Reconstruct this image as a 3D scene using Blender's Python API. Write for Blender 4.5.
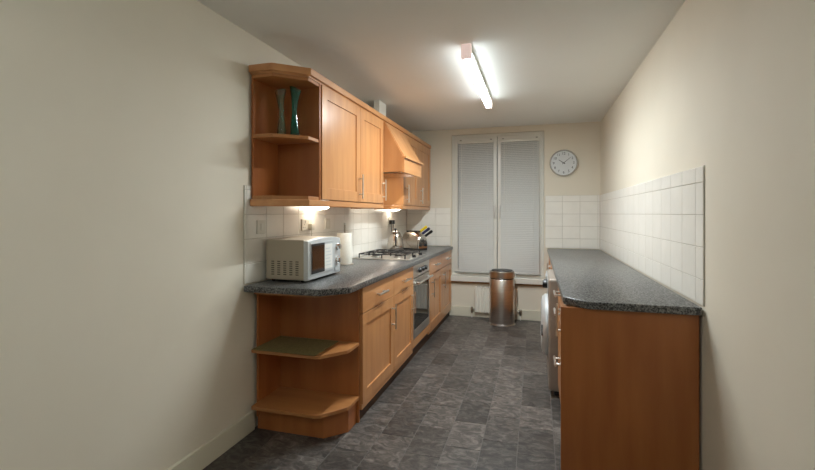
import bpy, bmesh, math, random
from mathutils import Vector, Matrix
random.seed(7)
PI = math.pi
scene = bpy.context.scene
for o in list(bpy.data.objects): bpy.data.objects.remove(o)
COL = scene.collection

# ------------------------------------------------------------------ camera
CX, CH = 1.68, 1.33
cd = bpy.data.cameras.new('camera'); cam = bpy.data.objects.new('camera', cd); COL.objects.link(cam)
cd.sensor_fit = 'HORIZONTAL'; cd.sensor_width = 36.0; cd.lens = 438.0/815.0*36.0
cd.shift_y = -21.5/815.0; cd.clip_start = 0.02
cam.location = (CX, 0, CH); cam.rotation_euler = (PI/2, 0, math.atan(128.5/438.0))
scene.camera = cam
# ------------------------------------------------------------------ world (night outside) and exposure
w = bpy.data.worlds.new('night'); scene.world = w; w.use_nodes = True
w.node_tree.nodes['Background'].inputs[0].default_value = (0.010, 0.013, 0.02, 1)
w.node_tree.nodes['Background'].inputs[1].default_value = 1.0
vs = scene.view_settings
vs.view_transform = 'Standard'; vs.look = 'None'; vs.gamma = 1.0; vs.use_curve_mapping = False
vs.exposure = 1.25
LAMP_COL = (0.89, 0.97, 1.0); LAMP_STR = 122.0; LAMP_SIDE = 5.2      # fluorescent diffuser: prismatic base and sides
REAR_FILL_STR = 17.0  # strength of the added fill light behind the camera
SPOT_COL = (1.0, 0.90, 0.74); SPOT_STR = 7.5; HOOD_STR = 50.0      # under-cabinet lamps

# ------------------------------------------------------------------ materials
def lin(c):
    return tuple(((v/255.0)/12.92 if v/255.0 <= 0.04045 else ((v/255.0+0.055)/1.055)**2.4) for v in c)
class N:
    def __init__(s, name):
        s.m = bpy.data.materials.new(name); s.m.use_nodes = True
        s.t = s.m.node_tree; s.b = s.t.nodes['Principled BSDF']
    def n(s, kind, **kw):
        x = s.t.nodes.new(kind)
        for k, v in kw.items(): setattr(x, k, v)
        return x
    def l(s, a, b): s.t.links.new(a, b)
    def val(s, sock, v): s.b.inputs[sock].default_value = v
def plain(name, col, rough=0.5, metal=0.0, **kw):
    q = N(name); q.val('Base Color', (*col, 1)); q.val('Roughness', rough); q.val('Metallic', metal)
    for k, v in kw.items(): q.val(k, v)
    return q.m
def noisy(name, c1, c2, scale=(8, 8, 8), rough=0.5, metal=0.0, detail=4, bump=0.0, lo=0.35, hi=0.65, bscale=None, dist=0.002, **kw):
    q = N(name); tc = q.n('ShaderNodeTexCoord'); oi = q.n('ShaderNodeObjectInfo')
    ad = q.n('ShaderNodeVectorMath', operation='MULTIPLY_ADD')
    ad.inputs[0].default_value = (1, 1, 1)
    q.l(oi.outputs['Random'], ad.inputs[0]); ad.inputs[1].default_value = (17.3, 9.1, 23.7); q.l(tc.outputs['Object'], ad.inputs[2])
    mp = q.n('ShaderNodeMapping'); mp.inputs['Scale'].default_value = scale; q.l(ad.outputs[0], mp.inputs[0])
    nz = q.n('ShaderNodeTexNoise'); nz.inputs['Scale'].default_value = 1.0; nz.inputs['Detail'].default_value = detail
    q.l(mp.outputs[0], nz.inputs['Vector'])
    cr = q.n('ShaderNodeValToRGB'); cr.color_ramp.elements[0].position = lo; cr.color_ramp.elements[1].position = hi
    cr.color_ramp.elements[0].color = (*c1, 1); cr.color_ramp.elements[1].color = (*c2, 1)
    q.l(nz.outputs['Fac'], cr.inputs[0]); q.l(cr.outputs[0], q.b.inputs['Base Color'])
    q.val('Roughness', rough); q.val('Metallic', metal)
    for k, v in kw.items(): q.val(k, v)
    if bump:
        bp = q.n('ShaderNodeBump'); bp.inputs['Strength'].default_value = bump; bp.inputs['Distance'].default_value = dist
        src = nz
        if bscale:
            src = q.n('ShaderNodeTexNoise'); src.inputs['Scale'].default_value = bscale; src.inputs['Detail'].default_value = 3
            q.l(ad.outputs[0], src.inputs['Vector'])
        q.l(src.outputs['Fac'], bp.inputs['Height']); q.l(bp.outputs[0], q.b.inputs['Normal'])
    return q.m
def emit(name, col, s):
    q = N(name); q.val('Base Color', (*col, 1)); q.val('Emission Color', (*col, 1)); q.val('Emission Strength', s); return q.m

M = {}
M['wood'] = noisy('maple_wood', (0.53, 0.230, 0.082), (0.66, 0.325, 0.128), (14, 14, 1.6), 0.33, detail=6, lo=0.3, hi=0.72, bump=0.05, **{'Coat Weight': 0.35, 'Coat Roughness': 0.22})
M['wood_y'] = noisy('maple_wood_lengthwise', (0.53, 0.230, 0.082), (0.66, 0.325, 0.128), (14, 1.6, 14), 0.33, detail=6, lo=0.3, hi=0.72, bump=0.05, **{'Coat Weight': 0.35, 'Coat Roughness': 0.22})
M['wood_x_shaded'] = noisy('maple_crosswise_shaded', (0.40, 0.160, 0.050), (0.50, 0.220, 0.075), (1.6, 14, 14), 0.36, detail=6, lo=0.3, hi=0.72, bump=0.05)  # same maple, colour lowered to carry the shade on the open shelves
M['wood_end_shaded'] = noisy('maple_end_panel_shaded', (0.33, 0.105, 0.028), (0.43, 0.155, 0.045), (12, 12, 1.4), 0.36, detail=6, lo=0.3, hi=0.72, bump=0.05)  # redder end-panel wood, also darkened for the shade on those faces
M['groove'] = plain('dark_groove', (0.10, 0.04, 0.015), 0.7)
M['plinth_shaded'] = plain('plinth_shadow_board', (0.06, 0.028, 0.014), 0.6)  # board colour darkened to stand in for shade under the units
M['granite'] = noisy('speckled_laminate', (0.020, 0.020, 0.021), (0.30, 0.30, 0.29), (130, 130, 130), 0.30, detail=5, lo=0.40, hi=0.72)
M['floor_tile'] = None
M['wall'] = noisy('cream_wall_paint', (0.76, 0.70, 0.58), (0.78, 0.72, 0.60), (3, 3, 3), 0.75, bump=0.08, bscale=160, dist=0.0006)
M['ceiling'] = noisy('ceiling_paint', (0.85, 0.85, 0.81), (0.87, 0.87, 0.83), (2, 2, 2), 0.85, bump=0.05, bscale=120, dist=0.0006)
M['white'] = plain('white_gloss_paint', (0.74, 0.72, 0.64), 0.35)
M['upvc'] = plain('white_upvc', (0.76, 0.74, 0.67), 0.32)
M['skirt'] = plain('cream_gloss_skirting', (0.70, 0.66, 0.53), 0.35)
M['grout'] = plain('tile_grout', (0.55, 0.52, 0.45), 0.9)
M['tile'] = noisy('white_relief_tile', (0.82, 0.79, 0.72), (0.86, 0.83, 0.76), (6, 6, 6), 0.28, bump=0.22, bscale=24, dist=0.004)
M['steel'] = noisy('brushed_steel', (0.48, 0.46, 0.43), (0.60, 0.58, 0.55), (4, 4, 260), 0.30, 1.0)
M['steel_x'] = noisy('brushed_steel_flat', (0.66, 0.65, 0.62), (0.76, 0.75, 0.72), (200, 6, 200), 0.36, 1.0)
M['bin_steel'] = noisy('bin_brushed_steel', (0.56, 0.52, 0.48), (0.68, 0.64, 0.60), (3, 3, 200), 0.30, 1.0)
M['chrome'] = plain('polished_chrome', (0.72, 0.71, 0.69), 0.10, 1.0)
M['handle'] = plain('satin_nickel', (0.70, 0.68, 0.64), 0.32, 1.0)
M['kettle_steel'] = plain('satin_kettle_steel', (0.52, 0.47, 0.42), 0.20, 1.0)
M['black'] = plain('black_plastic', (0.012, 0.012, 0.013), 0.35)
M['iron'] = plain('black_cast_iron', (0.014, 0.014, 0.015), 0.45)
M['vent'] = plain('vent_shadow_brown', (0.10, 0.08, 0.055), 0.6)
M['oven_glass'] = plain('black_oven_glass', (0.006, 0.006, 0.006), 0.04, 0.0)
M['oven_glass'].node_tree.nodes['Principled BSDF'].inputs['IOR'].default_value = 2.4
M['mw_side'] = plain('beige_painted_metal', (0.45, 0.385, 0.29), 0.45)
M['mw_front'] = plain('silver_plastic', (0.62, 0.65, 0.66), 0.34, 0.4)
M['mw_window'] = plain('brown_oven_window', (0.05, 0.022, 0.010), 0.10)
M['paper'] = plain('white_paper', (0.80, 0.80, 0.76), 0.85)
M['paper_roll'] = noisy('kitchen_paper', (0.76, 0.73, 0.64), (0.80, 0.77, 0.69), (60, 60, 60), 0.9, bump=0.15)
M['plastic_w'] = plain('white_plastic', (0.72, 0.69, 0.60), 0.35)
M['mat'] = noisy('olive_woven_mat', (0.15, 0.115, 0.040), (0.22, 0.175, 0.065), (260, 40, 40), 0.85, bump=0.3)
M['yellow'] = plain('yellow_handle', (0.80, 0.60, 0.01), 0.4)
M['navy'] = plain('navy_handle', (0.03, 0.035, 0.10), 0.4)
M['block'] = plain('dark_knife_block', (0.03, 0.035, 0.04), 0.35)
M['grey_door'] = plain('silver_washer_paint', (0.40, 0.34, 0.29), 0.32, 0.4)
M['mesh_metal'] = plain('grey_filter_metal', (0.40, 0.40, 0.40), 0.35, 1.0)
M['slat'] = plain('grey_blind_slat', (0.62, 0.62, 0.59), 0.5)
M['rad'] = plain('white_radiator_enamel', (0.84, 0.81, 0.72), 0.35)
M['brass'] = plain('valve_metal', (0.35, 0.32, 0.26), 0.35, 1.0)
M['copper_trim'] = noisy('stained_timber_trim', (0.30, 0.15, 0.06), (0.38, 0.20, 0.08), (2, 30, 30), 0.5)
M['clock_face'] = plain('white_clock_face', (0.72, 0.74, 0.74), 0.4)
M['clock_rim'] = plain('steel_clock_rim', (0.50, 0.48, 0.45), 0.25, 1.0)
M['pinkcap'] = emit('glowing_translucent_end_cap', (0.60, 0.47, 0.43), 0.40)
M['diff'] = emit('fluorescent_diffuser', LAMP_COL, LAMP_STR)
M['diff_side'] = emit('fluorescent_diffuser_side', LAMP_COL, LAMP_SIDE)
M['hood_lamp'] = emit('hood_lamp_lens', SPOT_COL, HOOD_STR)
M['rear_fill'] = emit('rear_fill_diffuser', LAMP_COL, REAR_FILL_STR)
M['spot'] = emit('lamp_lens', SPOT_COL, SPOT_STR)
def glassmat(name, col, rough=0.02, ior=1.45):
    return plain(name, col, rough, **{'Transmission Weight': 1.0, 'IOR': ior})
M['pane'] = glassmat('window_glass', (0.95, 0.97, 0.97))
M['teal'] = glassmat('teal_glass', (0.16, 0.74, 0.66))
M['sage'] = glassmat('pale_green_glass', (0.72, 0.94, 0.86))
# slate-look vinyl tile: tone per tile, mottled veins
def slate():
    q = N('slate_vinyl_tile'); tc = q.n('ShaderNodeTexCoord'); oi = q.n('ShaderNodeObjectInfo')
    ad = q.n('ShaderNodeVectorMath', operation='MULTIPLY_ADD'); q.l(oi.outputs['Random'], ad.inputs[0])
    ad.inputs[1].default_value = (31.0, 57.0, 11.0); q.l(tc.outputs['Object'], ad.inputs[2])
    mp = q.n('ShaderNodeMapping'); mp.inputs['Scale'].default_value = (13, 20, 13); mp.inputs['Rotation'].default_value = (0, 0, 0.6); q.l(ad.outputs[0], mp.inputs[0])
    nz = q.n('ShaderNodeTexNoise'); nz.inputs['Scale'].default_value = 1.0; nz.inputs['Detail'].default_value = 8; nz.inputs['Roughness'].default_value = 0.68; nz.inputs['Distortion'].default_value = 1.2
    q.l(mp.outputs[0], nz.inputs['Vector'])
    cr = q.n('ShaderNodeValToRGB'); e = cr.color_ramp.elements
    e[0].position = 0.36; e[0].color = (0.040, 0.034, 0.030, 1); e[1].position = 0.68; e[1].color = (0.20, 0.178, 0.158, 1)
    k = e.new(0.5); k.color = (0.090, 0.078, 0.069, 1)
    q.l(nz.outputs['Fac'], cr.inputs[0])
    mr = q.n('ShaderNodeMapRange'); mr.inputs['To Min'].default_value = 0.58; mr.inputs['To Max'].default_value = 1.25; q.l(oi.outputs['Random'], mr.inputs['Value'])
    mx = q.n('ShaderNodeVectorMath', operation='SCALE'); q.l(cr.outputs[0], mx.inputs[0]); q.l(mr.outputs[0], mx.inputs['Scale'])
    q.l(mx.outputs[0], q.b.inputs['Base Color']); q.val('Roughness', 0.42)
    bp = q.n('ShaderNodeBump'); bp.inputs['Strength'].default_value = 0.25; bp.inputs['Distance'].default_value = 0.002
    q.l(nz.outputs['Fac'], bp.inputs['Height']); q.l(bp.outputs[0], q.b.inputs['Normal'])
    return q.m
M['floor_tile'] = slate()
M['floor_joint'] = plain('floor_joint', (0.15, 0.14, 0.13), 0.7)

# ------------------------------------------------------------------ mesh helpers (all in world coordinates)
def add_box(bm, x0, x1, y0, y1, z0, z1, bev=0.0, seg=2):
    r = bmesh.ops.create_cube(bm, size=1.0)
    vs_ = r['verts']
    for v in vs_:
        v.co = Vector((x0+(v.co.x+.5)*(x1-x0), y0+(v.co.y+.5)*(y1-y0), z0+(v.co.z+.5)*(z1-z0)))
    if bev:
        es = list({e for v in vs_ for e in v.link_edges})
        bmesh.ops.bevel(bm, geom=es, offset=bev, segments=seg, affect='EDGES', profile=0.5)
    return bm
def box(*a, **k): return add_box(bmesh.new(), *a, **k)
def add_prism(bm, pts, z0, z1, bev=0.0):
    """plan polygon (x,y) extruded from z0 to z1"""
    lo = [bm.verts.new((p[0], p[1], z0)) for p in pts]; hi = [bm.verts.new((p[0], p[1], z1)) for p in pts]
    n = len(pts); fs = [bm.faces.new(lo[::-1]), bm.faces.new(hi)]
    for i in range(n): fs.append(bm.faces.new((lo[i], lo[(i+1) % n], hi[(i+1) % n], hi[i])))
    bmesh.ops.recalc_face_normals(bm, faces=fs)
    if bev:
        es = list({e for v in lo+hi for e in v.link_edges})
        bmesh.ops.bevel(bm, geom=es, offset=bev, segments=2, affect='EDGES', profile=0.5)
    return bm
def prism(*a, **k): return add_prism(bmesh.new(), *a, **k)
def add_extrude(bm, pts, axis, a0, a1):
    """profile polygon extruded along axis. axis 'x': pts=(y,z); axis 'y': pts=(x,z)"""
    f = (lambda p, a: (a, p[0], p[1])) if axis == 'x' else (lambda p, a: (p[0], a, p[1]))
    lo = [bm.verts.new(f(p, a0)) for p in pts]; hi = [bm.verts.new(f(p, a1)) for p in pts]
    n = len(pts); fs = [bm.faces.new(lo), bm.faces.new(hi)]
    for i in range(n): fs.append(bm.faces.new((lo[i], lo[(i+1) % n], hi[(i+1) % n], hi[i])))
    bmesh.ops.recalc_face_normals(bm, faces=fs)
    return bm
def add_lathe(bm, prof, cx, cy, seg=32, axis='z', cz=0.0, close=True):
    """prof: list of (r,h). axis z: height h; axis x / y: h along that axis, centre given"""
    rings = []
    for r, h in prof:
        ring = []
        for i in range(seg):
            a = 2*PI*i/seg; c, s = r*math.cos(a), r*math.sin(a)
            if axis == 'z': p = (cx+c, cy+s, h)
            elif axis == 'x': p = (h, cy+c, cz+s)
            else: p = (cx+c, h, cz+s)
            ring.append(bm.verts.new(p))
        rings.append(ring)
    fs = []
    for a, b in zip(rings, rings[1:]):
        for i in range(seg): fs.append(bm.faces.new((a[i], a[(i+1) % seg], b[(i+1) % seg], b[i])))
    if close:
        if prof[0][0] > 1e-6: fs.append(bm.faces.new(rings[0][::-1]))
        if prof[-1][0] > 1e-6: fs.append(bm.faces.new(rings[-1]))
    bmesh.ops.remove_doubles(bm, verts=[v for r in rings for v in r], dist=1e-6)
    bmesh.ops.recalc_face_normals(bm, faces=bm.faces[:])
    return bm
def lathe(*a, **k): return add_lathe(bmesh.new(), *a, **k)
def add_tube(bm, pts, r, seg=8):
    pts = [Vector(p) for p in pts]; rings = []
    for i, p in enumerate(pts):
        d = (pts[min(i+1, len(pts)-1)]-pts[max(i-1, 0)]).normalized()
        up = Vector((0, 0, 1)) if abs(d.z) < 0.9 else Vector((1, 0, 0))
        u = d.cross(up).normalized(); v = d.cross(u).normalized()
        rings.append([bm.verts.new(p+u*r*math.cos(2*PI*k/seg)+v*r*math.sin(2*PI*k/seg)) for k in range(seg)])
    fs = []
    for a, b in zip(rings, rings[1:]):
        for k in range(seg): fs.append(bm.faces.new((a[k], a[(k+1) % seg], b[(k+1) % seg], b[k])))
    fs.append(bm.faces.new(rings[0])); fs.append(bm.faces.new(rings[-1]))
    bmesh.ops.recalc_face_normals(bm, faces=fs)
    return bm
def tube(*a, **k): return add_tube(bmesh.new(), *a, **k)
WLOC = {}
def wl(o): return WLOC.get(o.name, Vector((0, 0, 0)))
def mesh_from(bm, name, mat, off=Vector((0, 0, 0)), smooth=None):
    for v in bm.verts: v.co -= off
    me = bpy.data.meshes.new(name); bm.to_mesh(me); bm.free()
    me.materials.append(M[mat] if isinstance(mat, str) else mat)
    if smooth:
        for p in me.polygons: p.use_smooth = True
        try: me.set_sharp_from_angle(angle=math.radians(smooth))
        except Exception: pass
    return me
def center_base(bm):
    xs = [v.co.x for v in bm.verts]; ys = [v.co.y for v in bm.verts]; zs = [v.co.z for v in bm.verts]
    return Vector(((min(xs)+max(xs))/2, (min(ys)+max(ys))/2, min(zs)))
def part(name, bm, mat, parent=None, smooth=None, label=None, kind=None):
    loc = center_base(bm)
    me = mesh_from(bm, name, mat, loc, smooth)
    o = bpy.data.objects.new(name, me); COL.objects.link(o)
    WLOC[o.name] = loc.copy()
    if parent: o.parent = parent; o.location = loc-wl(parent)
    else: o.location = loc
    if label: o['label'] = label
    if kind: o['kind'] = kind
    return o
def thing(name, loc, label, cat, group=None):
    o = bpy.data.objects.new(name, None); COL.objects.link(o); o.empty_display_size = 0.05
    o.location = loc; WLOC[o.name] = Vector(loc); o['label'] = label; o['category'] = cat
    if group: o['group'] = group
    return o
def tag(o, label, cat, group=None):
    o['label'] = label; o['category'] = cat
    if group: o['group'] = group
    return o
def struct(name, bm, mat, label=None, parent=None, smooth=None):
    o = part(name, bm, mat, parent, smooth)
    o['kind'] = 'structure'
    if label: o['label'] = label
    return o
def place(name, me, loc, parent):
    o = bpy.data.objects.new(name, me); COL.objects.link(o); o.parent = parent
    o.location = Vector(loc)-wl(parent); WLOC[o.name] = Vector(loc); return o

# ------------------------------------------------------------------ room shell
W, D, C, Y0 = 2.42, 5.67, 2.43, -3.0
LW = 0.0
floor = struct('floor', box(-0.1, W+0.1, Y0-0.1, D+0.1, -0.06, -0.0015), 'floor_joint', 'dark grey slate-effect tiled kitchen floor')
ceil = struct('ceiling', box(-0.1, W+0.1, Y0-0.1, D+0.15, C, C+0.08), 'ceiling', 'plain off-white painted ceiling')
wallL = struct('wall_left', box(-0.1, 0.0, Y0-0.1, D+0.15, -0.0014, C), 'wall', 'cream wall behind the fitted units')
wallR = struct('wall_right', box(W, W+0.1, Y0-0.1, D+0.15, -0.0014, C), 'wall', 'cream wall on the washing machine side')
wallF = struct('wall_front', box(0.0, W, Y0-0.1, Y0, -0.0014, C), 'wall', 'cream wall behind the viewer')
WX0, WX1, WZ0, WZ1 = 0.620, 1.776, 0.475, 2.355
bm = bmesh.new()
add_box(bm, 0, WX0, D, D+0.15, -0.0014, C); add_box(bm, WX1, W, D, D+0.15, -0.0014, C)
add_box(bm, WX0, WX1, D, D+0.15, -0.0014, WZ0); add_box(bm, WX0, WX1, D, D+0.15, WZ1, C)
wallB = struct('wall_back', bm, 'wall', 'cream end wall around the window')

# floor tiles: rows along the depth, 0.20 x 0.32, broken joints
def tile_mesh(name, lx, ly, lz, bev, mat):
    bm = bmesh.new(); add_box(bm, -lx/2, lx/2, -ly/2, ly/2, 0, lz, bev, 1); return mesh_from(bm, name, mat)
FT = tile_mesh('tile', 0.1965, 0.3165, 0.003, 0.0008, 'floor_tile')
col0 = CX-0.10            # a joint line
k = 0
for i in range(-8, 5):
    xc = col0+i*0.2+0.1
    x0, x1 = max(xc-0.1, 0.0), min(xc+0.1, W)
    if x1-x0 < 0.03: continue
    off = (0.0, 0.155, 0.31-0.02, 0.10)[i % 4]
    y = 2.50+off-0.32*12
    while y < D:
        y0, y1 = max(y, Y0), min(y+0.32, D)
        if y1-y0 > 0.03 and y0 > -0.75:
            if x1-x0 > 0.19 and y1-y0 > 0.31: me = FT
            else: me = tile_mesh('tile', x1-x0-0.0035, y1-y0-0.0035, 0.003, 0.0008, 'floor_tile')
            place('tile', me, ((x0+x1)/2, (y0+y1)/2, -0.0035+0.0005), floor)
        y += 0.32
part('tile_field', box(0.0, W, Y0, -0.76, -0.0014, -0.0002), 'floor_tile', floor, kind='stuff')
# skirting
struct('baseboard_left', box(0.0005, 0.02, Y0, 2.325, 0, 0.12, 0.004), 'skirt', 'cream gloss skirting in front of the open shelf unit')
struct('baseboard_back', box(0.56, 1.86, D-0.02, D-0.0005, 0, 0.125, 0.004), 'skirt', 'cream gloss skirting under the window')
struct('baseboard_right', box(W-0.02, W-0.0005, Y0, 2.28, 0, 0.12, 0.004), 'skirt', 'cream gloss skirting on the right wall')

# wall tiles (200 x 150) as pieces of the walls, over a recessed grout bed
def wall_tiles(wall, axis, a0, a1, z0, z1, pos, sgn, start, zj=1.325):
    bm = bmesh.new()
    if axis == 'y': add_box(bm, *sorted((pos, pos+sgn*0.004)), a0, a1, z0, z1)
    else: add_box(bm, a0, a1, *sorted((pos, pos+sgn*0.004)), z0, z1)
    part('grout', bm, 'grout', wall)
    cache = {}
    zs = []; z = zj-0.15*10
    while z < z1:
        p, q = max(z, z0), min(z+0.15, z1)
        if q-p > 0.015: zs.append((p, q))
        z += 0.15
    a = start
    while a > a0: a -= 0.2
    while a < a1:
        p, q = max(a, a0), min(a+0.2, a1)
        if q-p > 0.015:
            for zz0, zz1 in zs:
                l, h = round(q-p-0.003, 4), round(zz1-zz0-0.003, 4)
                key = (l, h)
                if key not in cache:
                    b = bmesh.new()
                    if axis == 'y': add_box(b, *sorted((0, sgn*0.0075)), -l/2, l/2, -h/2, h/2, 0.0012, 1)
                    else: add_box(b, -l/2, l/2, *sorted((0, sgn*0.0075)), -h/2, h/2, 0.0012, 1)
                    cache[key] = mesh_from(b, 'tile', 'tile')
                c = ((pos+sgn*0.0005, (p+q)/2, (zz0+zz1)/2) if axis == 'y' else ((p+q)/2, pos+sgn*0.0005, (zz0+zz1)/2))
                place('tile', cache[key], c, wall)
        a += 0.2
wall_tiles(wallL, 'y', 2.24, D-0.009, 0.906, 1.50, 0.0, 1, 2.46)
wall_tiles(wallB, 'x', 0.009, 0.605, 0.906, 1.405, D, -1, 0.21)
wall_tiles(wallB, 'x', 1.79, W-0.009, 0.906, 1.55, D, -1, 1.79)
wall_tiles(wallR, 'y', 2.30, D-0.009, 0.906, 1.55, W, -1, 2.40)

# ------------------------------------------------------------------ window
win = bpy.data.objects.new('window_1', None); COL.objects.link(win); win.location = (1.19, D, WZ0); WLOC[win.name] = Vector((1.19, D, WZ0))
win['kind'] = 'structure'; win['label'] = 'tall white double-casement window with venetian blinds at the end wall'
def frame_bm(x0, x1, z0, z1, wd, y0, y1, bev=0.004):
    bm = bmesh.new()
    add_box(bm, x0, x0+wd, y0, y1, z0, z1, bev); add_box(bm, x1-wd, x1, y0, y1, z0, z1, bev)
    add_box(bm, x0+wd, x1-wd, y0, y1, z0, z0+wd, bev); add_box(bm, x0+wd, x1-wd, y0, y1, z1-wd, z1, bev)
    return bm
DW = D+0.034            # window set back in its reveal
part('window_frame', frame_bm(WX0+0.002, WX1-0.002, WZ0+0.05, WZ1-0.002, 0.032, DW-0.012, DW+0.07), 'upvc', win)
part('window_sill', box(WX0-0.03, WX1+0.03, D-0.06, D+0.06, WZ0-0.02, WZ0+0.048, 0.006), 'upvc', win)
part('sill_trim', box(WX0-0.03, WX1+0.05, D-0.028, D-0.001, WZ0-0.045, WZ0-0.021, 0.003), 'copper_trim', win, label='brown timber strip under the white sill')
XM = 1.205
for a, b, hx in ((WX0+0.035, XM-0.004, XM-0.032), (XM+0.004, WX1-0.035, XM+0.032)):
    s = part('sash', frame_bm(a, b, WZ0+0.094, WZ1-0.036, 0.044, DW-0.020, DW+0.05), 'upvc', win)
    part('pane', box(a+0.045, b-0.045, DW+0.02, DW+0.026, WZ0+0.139, WZ1-0.081), 'pane', s)
    hb = bmesh.new(); add_box(hb, hx-0.011, hx+0.011, DW-0.028, DW-0.0205, 1.34, 1.43, 0.003)
    add_box(hb, hx-0.008, hx+0.008, DW-0.052, DW-0.029, 1.40, 1.418, 0.003); add_box(hb, hx-0.009, hx+0.009, DW-0.064, DW-0.0525, 1.28, 1.42, 0.004)
    part('handle', hb, 'handle', s)
# venetian blinds, slat by slat
def slat_mesh(wd):
    bm = bmesh.new(); n = 4; t = 0.0006; tilt = math.radians(62); row = []
    for k in range(n+1):
        s = -1+2*k/n; d = s*0.0125; c = 0.002*(1-s*s)
        y, z = d*math.cos(tilt)-c*math.sin(tilt), d*math.sin(tilt)+c*math.cos(tilt)
        row.append((y, z))
    up = [(y-t*math.sin(tilt), z+t*math.cos(tilt)) for y, z in row]
    prof = row+up[::-1]
    add_extrude(bm, prof, 'x', -wd/2, wd/2)
    return mesh_from(bm, 'slat', 'slat', smooth=50)
for a, b, lab in ((0.712, 1.160, 'grey venetian blind on the window half nearer the wall cabinets'), (1.250, 1.718, 'grey venetian blind on the window half nearer the clock')):
    t = thing('venetian_blind', ((a+b)/2, DW-0.045, 0.56), lab, 'blind', 'venetian blinds')
    part('headrail', box(a-0.004, b+0.004, DW-0.058, DW-0.032, 2.232, 2.268, 0.003), 'white', t)
    for x in (a+0.03, b-0.03): part('bracket', box(x-0.012, x+0.012, DW-0.064, DW-0.0205, 2.2685, 2.280, 0.002), 'brass', t)
    part('bottom_rail', box(a, b, DW-0.056, DW-0.036, 0.568, 0.582, 0.003), 'slat', t)
    sm = slat_mesh(b-a); z = 0.597
    while z < 2.226: place('slat', sm, ((a+b)/2, DW-0.046, z), t); z += 0.0225
    for x in (a+0.07, b-0.07): part('cord', tube([(x, DW-0.061, 0.58), (x, DW-0.061, 2.225)], 0.001, 5), 'white', t)
    part('tilt_wand', tube([(a+0.045, DW-0.066, 1.35), (a+0.045, DW-0.066, 2.225)], 0.003, 6), 'upvc', t)

# ------------------------------------------------------------------ fitted units on the left
def shaker(y0, y1, z0, z1, xf, sgn=1, th=0.02, fr=0.075, rec=0.009):
    """door slab facing +x (sgn=1) or -x, front plane xf, recessed panel with small bevel step"""
    bm = bmesh.new(); xb = xf-sgn*th
    def q(a, b, c, d, x): return [bm.verts.new((x, yy, zz)) for yy, zz in ((a, c), (b, c), (b, d), (a, d))]
    e = 0.0015
    back = q(y0, y1, z0, z1, xb); side = q(y0, y1, z0, z1, xf-sgn*e); outer = q(y0+e, y1-e, z0+e, z1-e, xf)
    inn = q(y0+fr, y1-fr, z0+fr, z1-fr, xf); in2 = q(y0+fr+0.001, y1-fr-0.001, z0+fr+0.001, z1-fr-0.001, xf-sgn*(rec-0.001)); in3 = q(y0+fr+0.003, y1-fr-0.003, z0+fr+0.003, z1-fr-0.003, xf-sgn*rec)
    rings = [back, side, outer, inn, in2, in3]; fs = [bm.faces.new(back), bm.faces.new(in3)]
    for a, b in zip(rings, rings[1:]):
        for k in range(4): fs.append(bm.faces.new((a[k], a[(k+1) % 4], b[(k+1) % 4], b[k])))
    bmesh.ops.recalc_face_normals(bm, faces=fs)
    return bm
def bar_handle(y, z, xf, L, vert=True, sgn=1, r=0.0062, so=0.032):
    bm = bmesh.new(); x = xf+sgn*so
    if vert:
        add_tube(bm, [(x, y, z-L/2), (x, y, z+L/2)], r, 10)
        for s in (-1, 1): add_tube(bm, [(xf+sgn*0.0004, y, z+s*L*0.32), (x-sgn*r*0.7, y, z+s*L*0.32)], r*0.85, 8)
    else:
        add_tube(bm, [(x, y-L/2, z), (x, y+L/2, z)], r, 10)
        for s in (-1, 1): add_tube(bm, [(xf+sgn*0.0004, y+s*L*0.32, z), (x-sgn*r*0.7, y+s*L*0.32, z)], r*0.85, 8)
    return bm
def carcass(x0, x1, y0, y1, z0, z1, th=0.016):
    return box(min(x0, x1), max(x0, x1), y0, y1, z0, z1, 0.001, 1)
DF = 0.620                      # base door front plane
WT = 0.90                       # worktop top
WB = 0.862
G = 'base cabinets below the hob worktop'
def base_cabinet(y0, y1, label, doors, drawers, side=1, xw=0.012, xf=DF, group=G, fr=0.075):
    s = side; xa = xw if s > 0 else W-0.012
    t = thing('base_cabinet', ((xa+xf)/2, (y0+y1)/2, 0), label, 'cabinet', group)
    part('body', carcass(xa, xf-s*0.0215, y0+0.0006, y1-0.0006, 0.075, WB-0.002), 'wood', t)
    part('bottom_rail', box(*sorted((xf-s*0.021, xf-s*0.006)), y0+0.0006, y1-0.0006, 0.0745, 0.1105, 0.001, 1), 'wood_y', t)
    for (a, b, z0, z1, hy) in doors:
        d = part('door', shaker(a, b, z0, z1, xf, s, fr=fr), 'wood', t)
        if hy is not None: part('handle', bar_handle(hy, z1-0.145, xf, 0.19, True, s, 0.007), 'handle', d, 40)
    for (a, b, z0, z1, vert) in drawers:
        bm = bmesh.new(); add_box(bm, *sorted((xf-s*0.02, xf)), a, b, z0, z1, 0.002, 2)
        d = part('drawer', bm, 'wood_y', t)
        part('handle', bar_handle((a+b)/2, (z0+z1)/2, xf, 0.19, False, s, 0.0075), 'handle', d, 40)
    return t
g = 0.002
YA, YB, YC, YD, YE, YF = 2.60, 3.24, 3.80, 4.42, 5.04, 5.655
DZ = 0.688
base_cabinet(YA, YB, 'maple base cabinet with drawer and shaker door, next to the open corner shelves',
             [(YA+g, YB-g, 0.112, DZ-g, YB-0.05)], [(YA+g, YB-g, DZ+g, WB-0.008, 0)])
base_cabinet(YB, YC, 'maple base cabinet with drawer and shaker door, on the near side of the oven',
             [(YB+g, YC-g, 0.112, DZ-g, YC-0.05)], [(YB+g, YC-g, DZ+g, WB-0.008, 0)])
base_cabinet(YD, YE, 'maple base cabinet with drawer and shaker door, on the far side of the oven',
             [(YD+g, YE-g, 0.112, DZ-g, YD+0.10)], [(YD+g, YE-g, DZ+g, WB-0.008, 0)])
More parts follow.
